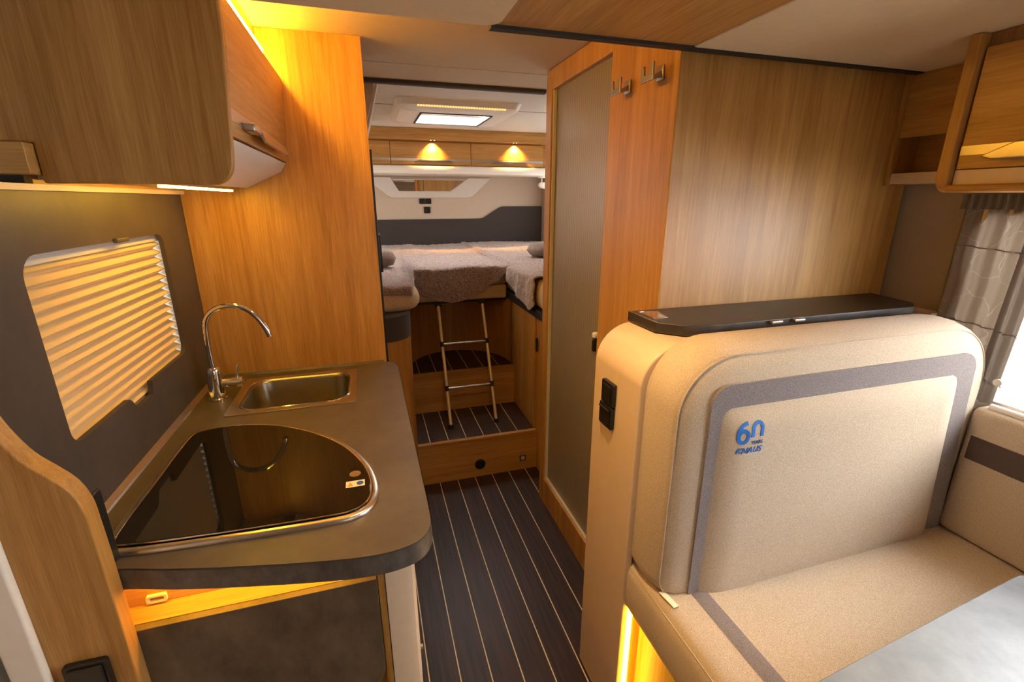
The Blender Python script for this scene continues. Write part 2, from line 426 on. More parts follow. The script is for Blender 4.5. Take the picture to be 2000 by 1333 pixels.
# worktop
near = smoothpts([(XL, .838, 0), (-.477, .838, 0), (-.38, .81, 0), (-.281, .785, 0), (-.153, .757, 0), (-.06, .742, 0), (.0, .742, 0), (.045, .757, 0), (.069, .79, 0), (.074, .84, 0), (.073, 1.0, 0)], 6)
far = smoothpts([(.072, 1.2, 0), (.069, 1.70, 0), (.066, 1.765, 0), (.052, 1.81, 0), (.025, 1.828, 0)], 5)
wt = [p[:2] for p in near]+[p[:2] for p in far]+[(XL, 1.828)]
wp = bmesh.new()
plate(wt, [rrect(-.452, -.088, 1.464, 1.755, .02)], 'z', .884, .93, wp)
kt = thing('kitchen_worktop', (-.25, 1.3, .884), 'grey-brown stone-look kitchen worktop with rounded corners under the sink and hob', 'worktop')
mk('worktop_slab', wp, 'top', kt, bevel=.0025, angle=50)
inner = [(p[0], p[1]-.0022) for p in [q[:2] for q in near[1:]]]
ed = bmesh.new()
eb = [q for q in near[2:]]+[(.072, 1.2, 0), (.069, 1.70, 0)]
for (a, b) in zip(eb, eb[1:]):
    dx, dy = b[0]-a[0], b[1]-a[1]; L = math.hypot(dx, dy); nx, ny = dy/L*.0015, -dx/L*.0015
    vs = [ed.verts.new(p) for p in ((a[0]+nx, a[1]+ny, .8865), (b[0]+nx, b[1]+ny, .8865), (b[0]+nx, b[1]+ny, .9275), (a[0]+nx, a[1]+ny, .9275))]
    ed.faces.new(vs)
mk('worktop_edge_band', ed, 'edge', kt, label='mottled grey stone edge band')
mk('wall_joint_strip', prism([(XL, .93), (XL+.012, .93), (XL+.010, .934), (XL, .944)], 'y', .86, YP), 'satin', kt, smooth=False, label='thin pale sealing strip along the wall')
mk('rear_upstand', prism([(1.820, .93), (YP, .93), (YP, .938)], 'x', XL, .02), 'top', kt, smooth=False)

# sink
sk = thing('kitchen_sink', (-.27, 1.61, .80), 'rectangular stainless steel sink let into the worktop beside the tap', 'sink')
rim = plate(rrect(-.458, -.082, 1.451, 1.769, .012), [rrect(-.432, -.104, 1.478, 1.742, .062)], 'z', .9302, .9335)
mk('sink_rim', rim, 'steel', sk, bevel=.001)
secs = []
for (o, z, r) in ((0, .9338, .062), (.004, .932, .06), (.007, .92, .058), (.014, .835, .055), (.022, .815, .05), (.045, .806, .04)):
    secs.append([(x, y, z) for x, y in rrect(-.432+o, -.104-o, 1.478+o, 1.742-o, r)])
b = bmesh.new(); R = [[b.verts.new(p) for p in s] for s in secs]
for a, c in zip(R, R[1:]):
    for i in range(len(a)): b.faces.new((a[i], a[(i+1) % len(a)], c[(i+1) % len(a)], c[i]))
b.faces.new(R[-1])
mk('basin', b, 'basin', sk, angle=60)
mk('sink_bead', tube([(x, y, .9338) for x, y in rrect(-.434, -.102, 1.476, 1.744, .064, 8)], .0022, 8, True), 'chrome', sk)
mk('drain', spin([(.001, 0), (.028, 0), (.030, .002), (.022, .003), (.001, .003)], (-.16, 1.56, .8061)), 'chrome', sk)

# faucet
fx, fy = -.507, 1.607
fc = thing('kitchen_tap', (fx, fy, .93), 'chrome gooseneck mixer tap standing behind the sink near the window', 'tap')
mk('tap_base', spin([(.001, 0), (.027, 0), (.027, .006), (.0235, .010), (.0225, .09), (.0225, .105), (.018, .112), (.001, .112)], (fx, fy, .9302)), 'chrome', fc)
sp = smoothpts([(fx, fy, 1.03), (-.508, fy, 1.09), (-.507, fy, 1.15), (-.500, fy, 1.195), (-.474, fy, 1.224), (-.430, fy, 1.236), (-.385, fy, 1.222), (-.354, fy, 1.188), (-.337, fy, 1.152), (-.330, fy, 1.128)], 6)
mk('spout', tube(sp, .0088, 16), 'chrome', fc)
mk('valve_body', tube([(fx+.01, fy, .985), (fx+.045, fy, .984), (fx+.046, fy, .984), (fx+.078, fy, .983)], [.0145, .0145, .0165, .0165], 20), 'chrome', fc)
mk('lever', tube([(fx+.062, fy, .995), (fx+.066, fy, 1.015), (fx+.074, fy-.004, 1.045)], [.0045, .0035, .0032], 10), 'chrome', fc)

# hob
hobp = smoothpts([(-.516, .93, 0), (-.516, 1.1, 0), (-.514, 1.28, 0), (-.498, 1.345, 0), (-.43, 1.366, 0), (-.35, 1.358, 0), (-.27, 1.325, 0), (-.18, 1.258, 0), (-.10, 1.165, 0), (-.045, 1.055, 0), (-.025, .965, 0), (-.03, .895, 0), (-.066, .855, 0), (-.14, .847, 0), (-.34, .855, 0), (-.465, .866, 0), (-.506, .882, 0)], 5, True)
cx, cy = -.28, 1.05
def inset(pts, d):
    out = []; n = len(pts)
    for i in range(n):
        a, b = pts[i-1], pts[(i+1) % n]; dx, dy = b[0]-a[0], b[1]-a[1]; L = math.hypot(dx, dy) or 1
        nx, ny = dy/L, -dx/L                       # pts run clockwise: inward normal
        out.append((pts[i][0]+nx*d, pts[i][1]+ny*d))
    return out
hp = [p[:2] for p in hobp]
hb = thing('gas_hob', (-.28, 1.08, .93), 'D-shaped gas hob under a closed black glass lid with steel rim', 'hob')
tr = loft([[(x, y, .9305) for x, y in hp], [(x, y, .938) for x, y in hp], [(x, y, .9405) for x, y in inset(hp, .004)], [(x, y, .9405) for x, y in inset(hp, .012)], [(x, y, .936) for x, y in inset(hp, .014)]])
mk('steel_tray', tr, 'steel', hb, angle=60)
gl = loft([[(x, y, .937) for x, y in inset(hp, .017)], [(x, y, .944) for x, y in inset(hp, .0165)], [(x, y, .9455) for x, y in inset(hp, .0185)]])
lid = mk('glass_lid', gl, 'glass_b', hb, angle=20)
mk('lid_trim', tube([(x, y, .9435) for x, y in inset(hp, .0155)], .0018, 6, True), 'chrome', hb)
mk('lid_hole_ring', spin([(.010, .0001), (.0125, .0001), (.0125, .0012), (.010, .0012)], (-.074, 1.0, .9455)), 'satin', lid)
mk('lid_hole', spin([(.0005, .0001), (.0098, .0001), (.0098, .0006), (.0005, .0006)], (-.074, 1.0, .9455)), 'black', lid)
lb = mk('warning_label', box(-.093, -.053, .948, .972, .9456, .9459), 'sticker', lid, smooth=False, label='small cream warning label')
mk('label_triangle', prism([(-.090, .9515), (-.077, .9515), (-.0835, .9665)], 'z', .9459, .9461), 'orange', lid, smooth=False)
mk('label_ring', spin([(.0035, .0), (.0075, .0), (.0075, .0003), (.0035, .0003)], (-.063, .960, .9459)), 'bluep', lid, smooth=False)

# kitchen cabinet under the worktop
kc = thing('kitchen_cabinet', (-.25, 1.3, 0), 'kitchen base cabinet with dark stone-look front, lit shelf slot and cream corner post', 'cabinet')
mk('cabinet_body', box(XL+.002, .022, 1.02, 1.826, 0, .79), 'oak_z', kc, smooth=False)
mk('front_frame', box(.0, .022, 1.02, 1.826, .79, .8835), 'oak_y', kc, smooth=False)
mk('niche_back', box(-.512, -.03, .90, .915, .70, .8835), 'oak_x', kc, smooth=False)
mk('niche_shelf', box(-.512, -.043, .852, .8995, .776, .79), 'oak_x', kc, smooth=False)
mk('niche_side', box(-.526, -.513, .842, 1.0, .3, .8835), 'oak_z', kc, smooth=False)
fp = prism(rrect(-.512, -.043, .48, .789, [.07, .002, .002, .002]), 'y', .836, .852)
mk('front_panel', fp, 'lamf', kc, bevel=.0015, label='dark stone-look front panel')
mk('lower_body', box(-.512, -.03, .853, 1.0, 0, .70), 'oak_z', kc, smooth=False)
mk('oak_filler', box(-.041, -.028, .842, 1.0, 0, .884), 'oak_z', kc, smooth=False)
post = [(-.026, .845), (.018, .845), (.030, .849), (.037, .86), (.038, 1.02), (-.026, 1.02)]
mk('corner_post', prism(post, 'z', 0, .8838), 'beige', kc, angle=25, label='cream rounded corner post')
for z in (.80, .52, .36):
    mk('hinge_knob', tube([(.038, .885, z), (.044, .885, z)], .006, 10), 'steel', kc)
for i in range(3):
    z0 = .08+.25*i
    dd = mk('drawer', box(.0225, .040, 1.03, 1.80, z0, z0+.24), 'oak_y', kc, bevel=.002)
    mk('handle', box(.040, .052, 1.30, 1.50, z0+.19, z0+.20), 'steel', dd, bevel=.002)
mk('light_strip', box(-.47, -.10, .866, .872, .876, .8835), 'led3', kc, smooth=False)
area('niche_led', (-.28, .885, .882), (0, 0, 0), .42, .015, .55, LED_C)
mk('catch', plate(rrect(-.472, -.438, .795, .812, .003), [rrect(-.468, -.442, .799, .808, .002)], 'y', .892, .899), 'sticker', kc, smooth=False, label='small pale plastic catch')

# oak S-curved end panel
ep = smoothpts([(-.566, 1.30, 0), (-.556, 1.255, 0), (-.542, 1.21, 0), (-.524, 1.172, 0), (-.500, 1.142, 0), (-.481, 1.115, 0), (-.470, 1.078, 0), (-.468, 1.03, 0), (-.467, .95, 0)], 5)
epp = [(-.60, 1.33)]+[(-.570, 1.33)]+[p[:2] for p in ep]+[(-.467, 0), (-.60, 0)]
one('end_panel', prism(epp, 'y', .80, .834), 'oak_z', 'oak end panel with S-curved top edge at the near end of the kitchen', 'panel', bevel=.003)
one('splash_guard', box(-.484, -.478, .8355, .870, .9312, 1.075), 'black', 'narrow black splash strip standing on the worktop against the oak end panel', 'trim strip', bevel=.002)
so = thing('power_socket', (-.53, .80, .75), 'black socket cover low on the oak end panel', 'socket')
mk('cover_frame', prism(rrect(-.562, -.497, .715, .787, .006), 'y', .789, .7995), 'black', so, bevel=.002)
mk('cover_flap', prism(rrect(-.555, -.504, .722, .780, .004), 'y', .785, .789), 'black', so, bevel=.0015)

# kitchen window: recess, blind, outer pane
wn = bpy.data.objects.new('window_1', None); COL.objects.link(wn); wn.location = (XL, 1.31, 1.1); ROOTLOC[wn.name] = Vector((XL, 1.31, 1.1)); wn['kind'] = 'structure'
mk('recess_lining', plate(rrect(.965, 1.66, 1.03, 1.496, .04), [rrect(.985, 1.642, 1.05, 1.476, .035)], 'x', XL-.07, XL-.0122), 'frostg', wn, angle=30)
mk('window_pane', box(XL-.085, XL-.082, .965, 1.655, 1.055, 1.495), 'pane', wn, smooth=False)
mk('blind_head_rail', box(XL-.045, XL-.018, .99, 1.64, 1.435, 1.47), 'frostg', wn, bevel=.002)
mk('cassette_tab', rbox(XL-.001, XL+.010, 1.335, 1.395, 1.452, 1.463, .003), 'lam', wn)
bl = thing('window_blind', (XL-.03, 1.31, 1.05), 'cream horizontal pleated blind drawn down inside the kitchen window', 'blind')
b = bmesh.new(); NP = 16; zt, zb = 1.437, 1.055
prev = None
prof = []
for i in range(NP*2+1):
    prof.append((XL-.016 if i % 2 else XL-.037, zt-(zt-zb)*i/(NP*2)))
rows = [[b.verts.new((x, y, z)) for (x, z) in prof] for y in (.99, 1.15, 1.31, 1.47, 1.637)]
for r0, r1 in zip(rows, rows[1:]):
    for i in range(len(prof)-1): b.faces.new((r0[i], r1[i], r1[i+1], r0[i+1]))
mk('pleated_cloth', b, 'blind', bl, smooth=False)
b = bmesh.new()
for i in range(1, NP*2, 2):
    x, z = prof[i]; spin([(.0005, -.002), (.0028, -.001), (.0028, .001), (.0005, .002)], (x+.002, 1.634, z-.001), 'y', 8, b)
mk('pleat_clips', b, 'chrome', bl)
mk('bottom_rail', box(XL-.036, XL-.022, .99, 1.62, 1.050, 1.064), 'frostg', bl, bevel=.002)

# tall oak cabinet behind the sink
tc = thing('tall_cabinet', (-.27, 2.0, 0), 'tall oak cabinet between the kitchen worktop and the bedroom', 'cabinet')
mk('side_panel', box(XL+.001, .030, YP, YP+.02, 0, CZ-.001), 'oak_z', tc, smooth=False)
mk('cabinet_body', box(XL+.001, .025, YP+.02, 2.10, 0, CZ-.001), 'oak_z', tc, smooth=False)
mk('edge_strip', box(.025, .038, YP+.004, 2.0, .05, 1.72), 'black', tc, bevel=.002, label='black edge strip')
mk('cover_cap', spin([(.0005, 0), (.0135, 0), (.0135, -.0015), (.0005, -.0018)], (-.115, YP-.0002, 2.045), 'y', 24), 'oak_z', tc)
# overhead cabinet above the kitchen
oc = thing('overhead_cabinet', (-.40, 1.45, 1.58), 'oak overhead kitchen cabinet with curved front and warm light strips', 'cabinet')
prof = [(-.5475, 1.578), (-.275, 1.578)]+[p[:2] for p in smoothpts([(-.272, 1.578, 0), (-.256, 1.586, 0), (-.243, 1.604, 0), (-.238, 1.63, 0)], 4)]+[(-.230, 1.73), (-.223, 1.84), (-.219, 1.95), (-.219, CZ-.002), (-.642, CZ-.002), (-.642, 1.646), (-.5475, 1.646)]
mk('side_panel', prism(prof, 'y', 1.085, 1.103), 'oak_z', oc, bevel=.004, bseg=3)
mk('cabinet_body', prism([(-.571, 1.60), (-.385, 1.60), (-.30, 1.66), (-.255, 1.70), (-.255, 1.915), (-.286, 1.925), (-.286, CZ-.002), (-.571, CZ-.002)], 'y', 1.118, YP-.001), 'oak_y', oc, smooth=False)
doorp = [(-.252, 1.672), (-.242, 1.672), (-.232, 1.76), (-.226, 1.85), (-.224, 1.922), (-.234, 1.925)]
od = mk('cabinet_door', prism(doorp, 'y', 1.120, YP-.003), 'oak_y', oc, bevel=.0015)
mk('inlay_strip', prism([(-.2395, 1.70), (-.2375, 1.70), (-.2355, 1.722), (-.2375, 1.722)], 'y', 1.121, YP-.004), 'satin', od, smooth=False, label='satin metal inlay strip')
mk('handle', prism([(-.237, 1.712), (-.228, 1.714), (-.213, 1.698), (-.208, 1.678), (-.212, 1.675), (-.219, 1.690), (-.237, 1.700)], 'y', 1.29, 1.64), 'satin', od, bevel=.001)
mk('handle_catch', rbox(-.238, -.214, 1.215, 1.285, 1.692, 1.710, .004), 'satin', od)
mk('front_rail', prism([(-.385, 1.590), (-.375, 1.586), (-.262, 1.640), (-.244, 1.668), (-.262, 1.668), (-.385, 1.600)], 'y', 1.119, YP-.002), 'white', oc, bevel=.003, label='cream angled lower rail')
mk('light_strip', prism([(-.285, 1.985), (-.270, 1.988), (-.266, 2.003), (-.285, 2.008)], 'y', 1.12, YP-.002), 'led', oc, smooth=False)
mk('lower_light_strip', box(-.410, -.397, 1.19, 1.74, 1.5745, 1.579), 'led', oc, smooth=False)
mk('light_housing', box(-.43, -.389, 1.15, 1.76, 1.5795, 1.5995), 'satin', oc, smooth=False)
mk('underside_panel', box(-.571, -.43, 1.118, YP-.002, 1.585, 1.5995), 'beige', oc, smooth=False)
mk('wall_cap', box(-.572, -.560, .84, YP-.001, 1.566, 1.577), 'beige', oc, smooth=False)
sh = one('wall_shelf', box(-.642, -.549, 1.06, 1.102, 1.592, 1.645), 'oak_x', 'short oak shelf edge left of the overhead cabinet', 'shelf', bevel=.002)

# ============================================================ BEDROOM
st = thing('bed_steps', (.5, 2.7, 0), 'two oak steps with dark striped treads leading up to the beds', 'steps')
ST = M['oak_x']
mk('lower_riser', box(.165, .8575, 2.33, 2.346, 0, .240), ST, st, smooth=False)
mk('lower_nosing', box(.165, .8575, 2.326, 2.352, .238, .2515), ST, st, bevel=.002)
mk('lower_tread', box(.165, .842, 2.352, 2.745, .23, .250), 'tread', st, smooth=False)
mk('upper_riser', box(.165, .845, 2.745, 2.76, .25, .502), ST, st, smooth=False)
mk('upper_nosing', box(.165, .845, 2.742, 2.766, .502, .515), ST, st, bevel=.002)
arc = [(.84, 2.766)]+[(.505+.335*math.cos(a), 2.80+.37*math.sin(a)) for a in [math.radians(i*9) for i in range(0, 21)]]+[(.17, 2.766)]
mk('upper_tread', prism(arc, 'z', .50, .514), 'tread', st, smooth=False)
vn = mk('air_vent', spin([(.0005, 0), (.031, 0), (.031, -.004), (.0265, -.006), (.026, -.002), (.0005, -.002)], (.513, 2.3298, .080), 'y'), 'black', st)
mk('vent_flap', rot_about(box(.493, .533, 2.3225, 2.3275, .078, .082), (.513, 2.325, .08), .25, 'Y'), 'blackm', vn, smooth=False)
lg = mk('step_light', prism(rrect(.752, .790, .060, .097, .003), 'y', 2.325, 2.3298), 'satin', st, bevel=.001)
mk('lens', prism(rrect(.761, .781, .069, .088, .002), 'y', 2.3235, 2.325), 'frostg', lg, smooth=False)

# curved oak wall under the middle mattress
struct('wall_niche', loft([[(x, y, .5), (x, y, .955), (x*1.0+(x-.505)*.06, y+.015, .955), (x+(x-.505)*.06, y+.015, .5)] for x, y in arc[1:-1]]), 'oak_z')
one('niche_batten', box(.838, .846, 2.77, 2.79, .515, .935), 'satin', 'slim pale metal upright strip in the corner under the middle mattress', 'trim strip', smooth=False)
# left bed
lb_ = thing('left_bed_base', (-.2, 3.1, 0), 'oak base of the left bed with rounded corner and dark padded band', 'bed base')
def lcol(z0, z1, o=0):
    pts = [(XL+.002, 2.11)]+[p[:2] for p in smoothpts([(-.05, 2.112-o, 0), (.06, 2.125-o, 0), (.125+o, 2.165, 0), (.156+o, 2.225, 0), (.164+o, 2.30, 0)], 5)]+[(.164+o, 4.46), (XL+.002, 4.46)]
    return prism(pts, 'z', z0, z1)
mk('oak_base', lcol(0, .92), 'oak_z', lb_, angle=30)
mk('padded_band', lcol(.92, 1.035, .003), 'head', lb_, angle=30, label='dark grey padded band')
def mattress(name, x0, x1, y0, y1, z0, z1, rc, label, rr=.03):
    rcs = rc if isinstance(rc, list) else [rc]*4
    secs = []
    for t in range(9):
        a = math.pi*t/8; dz = (1-math.cos(a))/2; ins = rr*(1-math.sin(a))**1.0
        if t in (0, 8): ins = rr
        secs.append([(x, y, z0+(z1-z0)*dz) for x, y in rrect(x0+ins, x1-ins, y0+ins, y1-ins, [max(q-ins, .005) for q in rcs], 8)])
    o = one(name, loft(secs), 'matt', label, 'mattress', angle=70)
    return o
mattress('mattress', XL+.01, .222, 2.20, 4.46, 1.0365, 1.135, [.13, .05, .05, .05], 'cream mattress of the left bed with a rounded foot corner', .04)
# right bed
rb_ = thing('right_bed_base', (1.25, 3.2, 0), 'oak base of the right bed with cupboard door and black top rail', 'bed base')
mk('oak_base', box(.858, XR-.002, 2.062, 4.49, 0, .935), 'oak_z', rb_, smooth=False)
mk('side_panel', box(.846, .857, 2.36, 2.78, .252, .934), 'oak_z', rb_, bevel=.002)
cd = mk('cupboard_door', box(.843, .857, 2.07, 2.27, .252, .93), 'oak_z', rb_, bevel=.002)
mk('finger_slot', prism(rrect(2.30, 2.33, .74, .82, .0149), 'x', .842, .8465), 'black', rb_)
mk('top_rail', box(.832, .87, 2.062, 4.48, .937, .982), 'blackm', rb_, bevel=.004, label='black top rail')
mattress('mattress', .842, XR-.004, 2.075, 4.46, .984, 1.142, .03, 'cream mattress of the right bed behind the tambour door post', .03)
mid = thing('bed_infill', (.53, 3.6, .93), 'cream layered middle mattress between the two beds above the ladder', 'mattress')
mk('lower_cushion', rbox(.226, .829, 2.85, 4.46, .94, 1.03, .018), 'matt', mid)
mk('upper_cushion', rbox(.226, .829, 2.852, 4.46, 1.032, 1.132, .018), 'matt', mid)
mk('support_board', box(.226, .829, 2.87, 4.46, .925, .9395), 'black', mid, smooth=False)

# blankets
def fz(x, y, z, s=28, a=.006): return a*noise.noise(Vector((x*s, y*s, z*s)))+a*.6*noise.noise(Vector((x*s*3, y*s*3, z*s*3)))
def sheet(fn, nu, nv, th=.012):
    b = bmesh.new(); g = [[b.verts.new(fn(i/nu, j/nv)) for j in range(nv+1)] for i in range(nu+1)]
    for i in range(nu):
        for j in range(nv): b.faces.new((g[i][j], g[i+1][j], g[i+1][j+1], g[i][j+1]))
    return b
def interp(tab, x):
    for (a, va), (c, vc) in zip(tab, tab[1:]):
        if x <= c:
            t = max(0, min(1, (x-a)/(c-a))); t = t*t*(3-2*t); return va+(vc-va)*t
    return tab[-1][1]
DROP = [(-.2, .05), (.12, .05), (.19, .10), (.25, .135), (.315, .16), (.39, .185), (.475, .197), (.56, .188), (.645, .15), (.73, .095), (.83, .02), (.88, .012)]
def blanket_mid(u, v):
    x = -.10+.934*u; L = 1.50; drop = interp(DROP, x); tot = L+.03+drop; s = v*tot
    edge = 2.835 if x > .24 else 2.835-.60*(lambda t: t*t*(3-2*t))(min(1, max(0, (.25-x)/.075)))
    top = 1.152
    if s < L: y = 4.35-(4.35-edge)*s/L; z = top
    else:
        q = s-L; a = min(q/.03, 1)*math.pi/2; y = edge-.019*math.sin(a); z = top-.019*(1-math.cos(a))-max(0, q-.03)
        if x < .235: z = max(z, 1.147-.022-.05*min(1, max(0, (x-.16)/.07)))
        y -= .010*math.sin(x*17)*min(1, q/.1)
    fold = .010*math.exp(-((x-.30-.06*math.sin(y*2))/.05)**2)*(1 if s < L else .4)+.004*math.sin(x*9+y*3)
    z += fold*.9+.003
    n = fz(x, y, z)+.004
    return (x, y-(n if s > L else 0), z+(n if s <= L else n*.3))
bk = one('fleece_blanket', sheet(blanket_mid, 210, 300), 'fleece', 'mauve-grey fleece blanket draped over the middle mattress above the ladder', 'blanket', loc=(.45, 3.5, 1.15), angle=180)
def solid(o, t):
    md = o.modifiers.new('solid', 'SOLIDIFY'); md.thickness = t; md.offset = -1
solid(bk, .008)
DR2 = [(2.05, .0), (2.20, .02), (2.30, .13), (2.36, .165), (2.45, .16), (2.65, .12), (2.82, .075), (4.4, .03)]
def blanket_r(u, v):
    y = 2.30+2.10*u; dr = interp(DR2, y+.02) if y < 2.8 else .0; L = .76; tot = L+.03+max(dr, 0); s = (1-v)*tot
    s = tot*v; e = .836
    if s < L: x = 1.60-(1.60-e)*s/L; z = 1.153+(.012*math.exp(-((x-e)/.05)**2) if y >= 2.84 else 0)
    else:
        q = s-L; a = min(q/.03, 1)*math.pi/2; x = e-.019*math.sin(a); z = 1.153-.019*(1-math.cos(a))-max(0, q-.03)
        x -= .008*math.sin(y*30)*min(1, q/.1)
        if y > 2.80: z = max(z, 1.150)
    z += .005*math.sin(x*8+y*4)+.007; n = fz(x, y, z)+.004
    return (x-(n if s > L else 0), y, z+(n if s <= L else 0))
bk2 = one('fleece_blanket', sheet(blanket_r, 260, 150), 'fleece', 'mauve-grey fleece blanket on the right bed hanging over its aisle side', 'blanket', loc=(1.2, 3.3, 1.15), angle=180)
solid(bk2, .008)
def pillow(name, c, L, r, ax, label, squash=.75):
    b = bmesh.new(); rings = []; n = 24
    for i in range(13):
        t = -1+2*i/12; rr = r*(max(0, 1-abs(t)**4.0))**.5+.004
        ring = []
        for k in range(n):
            a = 2*math.pi*k/n; p = Vector((t*L/2, rr*math.cos(a), rr*squash*math.sin(a)))
            if ax == 'y': p = Vector((p.y, p.x, p.z))
            ring.append(b.verts.new(Vector(c)+p+Vector((0, 0, fz(*(p*2), 20, .006)))))
        rings.append(ring)
    for a_, b_ in zip(rings, rings[1:]):
        for k in range(n): b.faces.new((a_[k], a_[(k+1) % n], b_[(k+1) % n], b_[k]))
    b.faces.new(rings[0]); b.faces.new(rings[-1][::-1])
    return one(name, b, 'pillow', label, 'pillow', angle=90)
M['pillow'] = fabric('taupe pillow cloth', (.17, .125, .105), (.34, .265, .23), 260)
pillow('pillow', (1.25, 3.05, 1.222), .44, .10, 'x', 'taupe bolster pillow lying on the right bed', .52)
pillow('pillow', (.05, 2.90, 1.214), .20, .075, 'x', 'taupe pillow on the left bed half hidden by the tall cabinet', .62)

# ladder
ld = thing('bed_ladder', (.515, 2.49, .25), 'pale metal ladder with two dark rungs leaning from the step up to the bed', 'ladder')
def lp(x, z): t = (z-.25)/(.937-.25); return (x, 2.495+.325*t, z)
M['brass'] = plain('pale gold anodised metal', (.80, .64, .38), .38, .45)
for x in (.378, .656):
    rl = mk('rail', tube([lp(x, .262), lp(x, .93)], .0095, 16), 'brass', ld)
    mk('foot', spin([(.0005, 0), (.015, 0), (.015, .014), (.011, .020), (.0005, .020)], lp(x, .2515)), 'black', ld)
    mk('hook', rbox(x-.022, x+.022, 2.805, 2.850, .919, .9385, .004), 'black', ld)
for z in (.462, .706):
    mk('rung', tube([lp(.382, z), lp(.652, z)], .0075, 12), 'satin', ld, label='dark metal rung')
    for x in (.378, .656):
        mk('joint', tube([lp(x, z-.014), lp(x, z+.014)], .0120, 12), 'blackm', ld)

# rear overhead lockers
rl_ = thing('rear_lockers', (.55, 4.15, 1.80), 'row of oak lockers under the roof at the rear wall above the beds', 'cabinet')
YL = 3.9
mk('locker_body', box(XL+.002, XR-.002, YL+.016, YB-.001, 1.806, CZ-.001), 'oak_x', rl_, smooth=False)
mk('top_fascia', box(XL+.002, XR-.002, YL-.06, YL+.016, 1.985, CZ-.001), 'oak_x', rl_, smooth=False)
for i, (a, c) in enumerate(((-.36, .214), (.218, .838), (.842, 1.45))):
    dd = mk('locker_door', box(a, c, YL, YL+.015, 1.81, 1.976), 'oak_x', rl_, bevel=.002)
    mk('inlay_strip', box(a+.001, c-.001, YL-.001, YL, 1.838, 1.856), 'satin', dd, smooth=False)
    if i:
        xc = (a+c)/2+.02
        mk('handle', prism([(xc-.16, 1.832), (xc+.15, 1.832), (xc+.11, 1.848), (xc-.12, 1.848)], 'y', YL-.025, YL-.001), 'dsatin', dd, bevel=.003)
mk('light_bar', rbox(XL+.01, XR-.01, YL-.03, YL+.25, 1.742, 1.804, .018), 'white', rl_, label='white rounded rail below the doors')
for x in (.535, 1.20):
    dl = thing('downlight', (x, YL-.030, 1.985), 'small round warm downlight above the %s locker door' % ('middle' if x < 1 else 'right-hand'), 'light', 'downlights over the rear lockers')
    mk('lens', spin([(.0005, 0), (.020, 0), (.020, -.003), (.0005, -.003)], (x, YL-.030, 1.9845)), 'lamp', dl)
    mk('ring', spin([(.021, 0), (.026, 0), (.025, -.004), (.021, -.004)], (x, YL-.030, 1.9845)), 'chrome', dl)
    sl = bpy.data.lights.new('downlight_glow', 'SPOT'); sl.energy = 40; sl.color = (1, .52, .10); sl.spot_size = math.radians(110); sl.spot_blend = 1; sl.shadow_soft_size = .015
    so_ = bpy.data.objects.new('downlight_glow', sl); so_.location = (x, YL-.030, 1.978); so_.rotation_euler = (.32, 0, 0); COL.objects.link(so_)

# rear wall trapezoid frame with mirror, grey headboard, switches
rm = thing('wall_mirror', (.58, YB, 1.56), 'trapezoid mirror in a white frame on the rear wall under the lockers', 'mirror')
of = [(-.05, 1.742), (.107, 1.66), (.20, 1.583), (.235, 1.567), (.935, 1.567), (.975, 1.583), (1.15, 1.742)]
ih = [(.232, 1.737), (.301, 1.624), (.762, 1.624), (.93, 1.737)]
mk('mirror_frame', plate(of, [ih], 'y', YB-.030, YB-.0005), 'white', rm, bevel=.003)
mk('mirror_glass', prism(ih, 'y', YB-.012, YB-.006), 'mirror', rm, smooth=False)
hbp = [(XL+.002, 1.0), (XR-.002, 1.0), (XR-.002, 1.488), (1.28, 1.488)]+[p[:2] for p in smoothpts([(1.26, 1.487, 0), (1.225, 1.475, 0), (1.10, 1.40, 0), (1.06, 1.382, 0), (1.0, 1.378, 0)], 5)]+[(XL+.002, 1.376)]
one('headboard', prism(hbp, 'y', YB-.035, YB-.0005), 'head', 'dark grey padded headboard panel along the rear wall behind the beds', 'headboard', bevel=.006)
pn = one('wall_cladding', prism([(XL+.002, 1.376), (1.0, 1.378), (1.06, 1.382), (1.225, 1.475), (1.28, 1.488), (XR-.002, 1.488), (XR-.002, 1.742), (XL+.002, 1.742)], 'y', YB-.006, YB-.0002), 'wallc', 'beige cladding on the rear wall between lockers and headboard', 'panel', smooth=False) if False else None
sw = thing('wall_switch', (.53, YB, 1.53), 'black double switch just below the trapezoid mirror', 'switch')
for x in (.476, .532): mk('rocker', prism(rrect(x, x+.052, 1.512, 1.560, .004), 'y', YB-.012, YB-.0005), 'black', sw, bevel=.002)
ss = thing('wall_socket', (.545, YB, 1.46), 'small black power socket below the double switch on the rear wall', 'socket')
mk('socket_frame', plate(rrect(.515, .573, 1.430, 1.488, .004), [[(.544+.02*math.cos(i*math.pi/12), 1.459+.02*math.sin(i*math.pi/12)) for i in range(24)]], 'y', YB-.012, YB-.0005), 'black', ss)
mk('socket_well', spin([(.0005, 0), (.0205, 0), (.0205, -.003), (.0005, -.003)], (.544, YB-.001, 1.459), 'y', 24), 'blackm', ss)
rd = thing('reading_light', (1.56, 4.3, 1.74), 'small white reading light hanging under the lockers beside the door post', 'light')
mk('mount', spin([(.0005, 0), (.035, 0), (.035, -.010), (.0005, -.012)], (1.50, 4.05, 1.741)), 'white', rd)
mk('stem', tube([(1.50, 4.05, 1.73), (1.497, 4.05, 1.685)], .005, 8), 'satin', rd)
mk('lamp_head', tube([(1.47, 4.05, 1.675), (1.485, 4.05, 1.672), (1.53, 4.04, 1.668), (1.565, 4.04, 1.665)], [.012, .024, .028, .018], 16), 'white', rd)

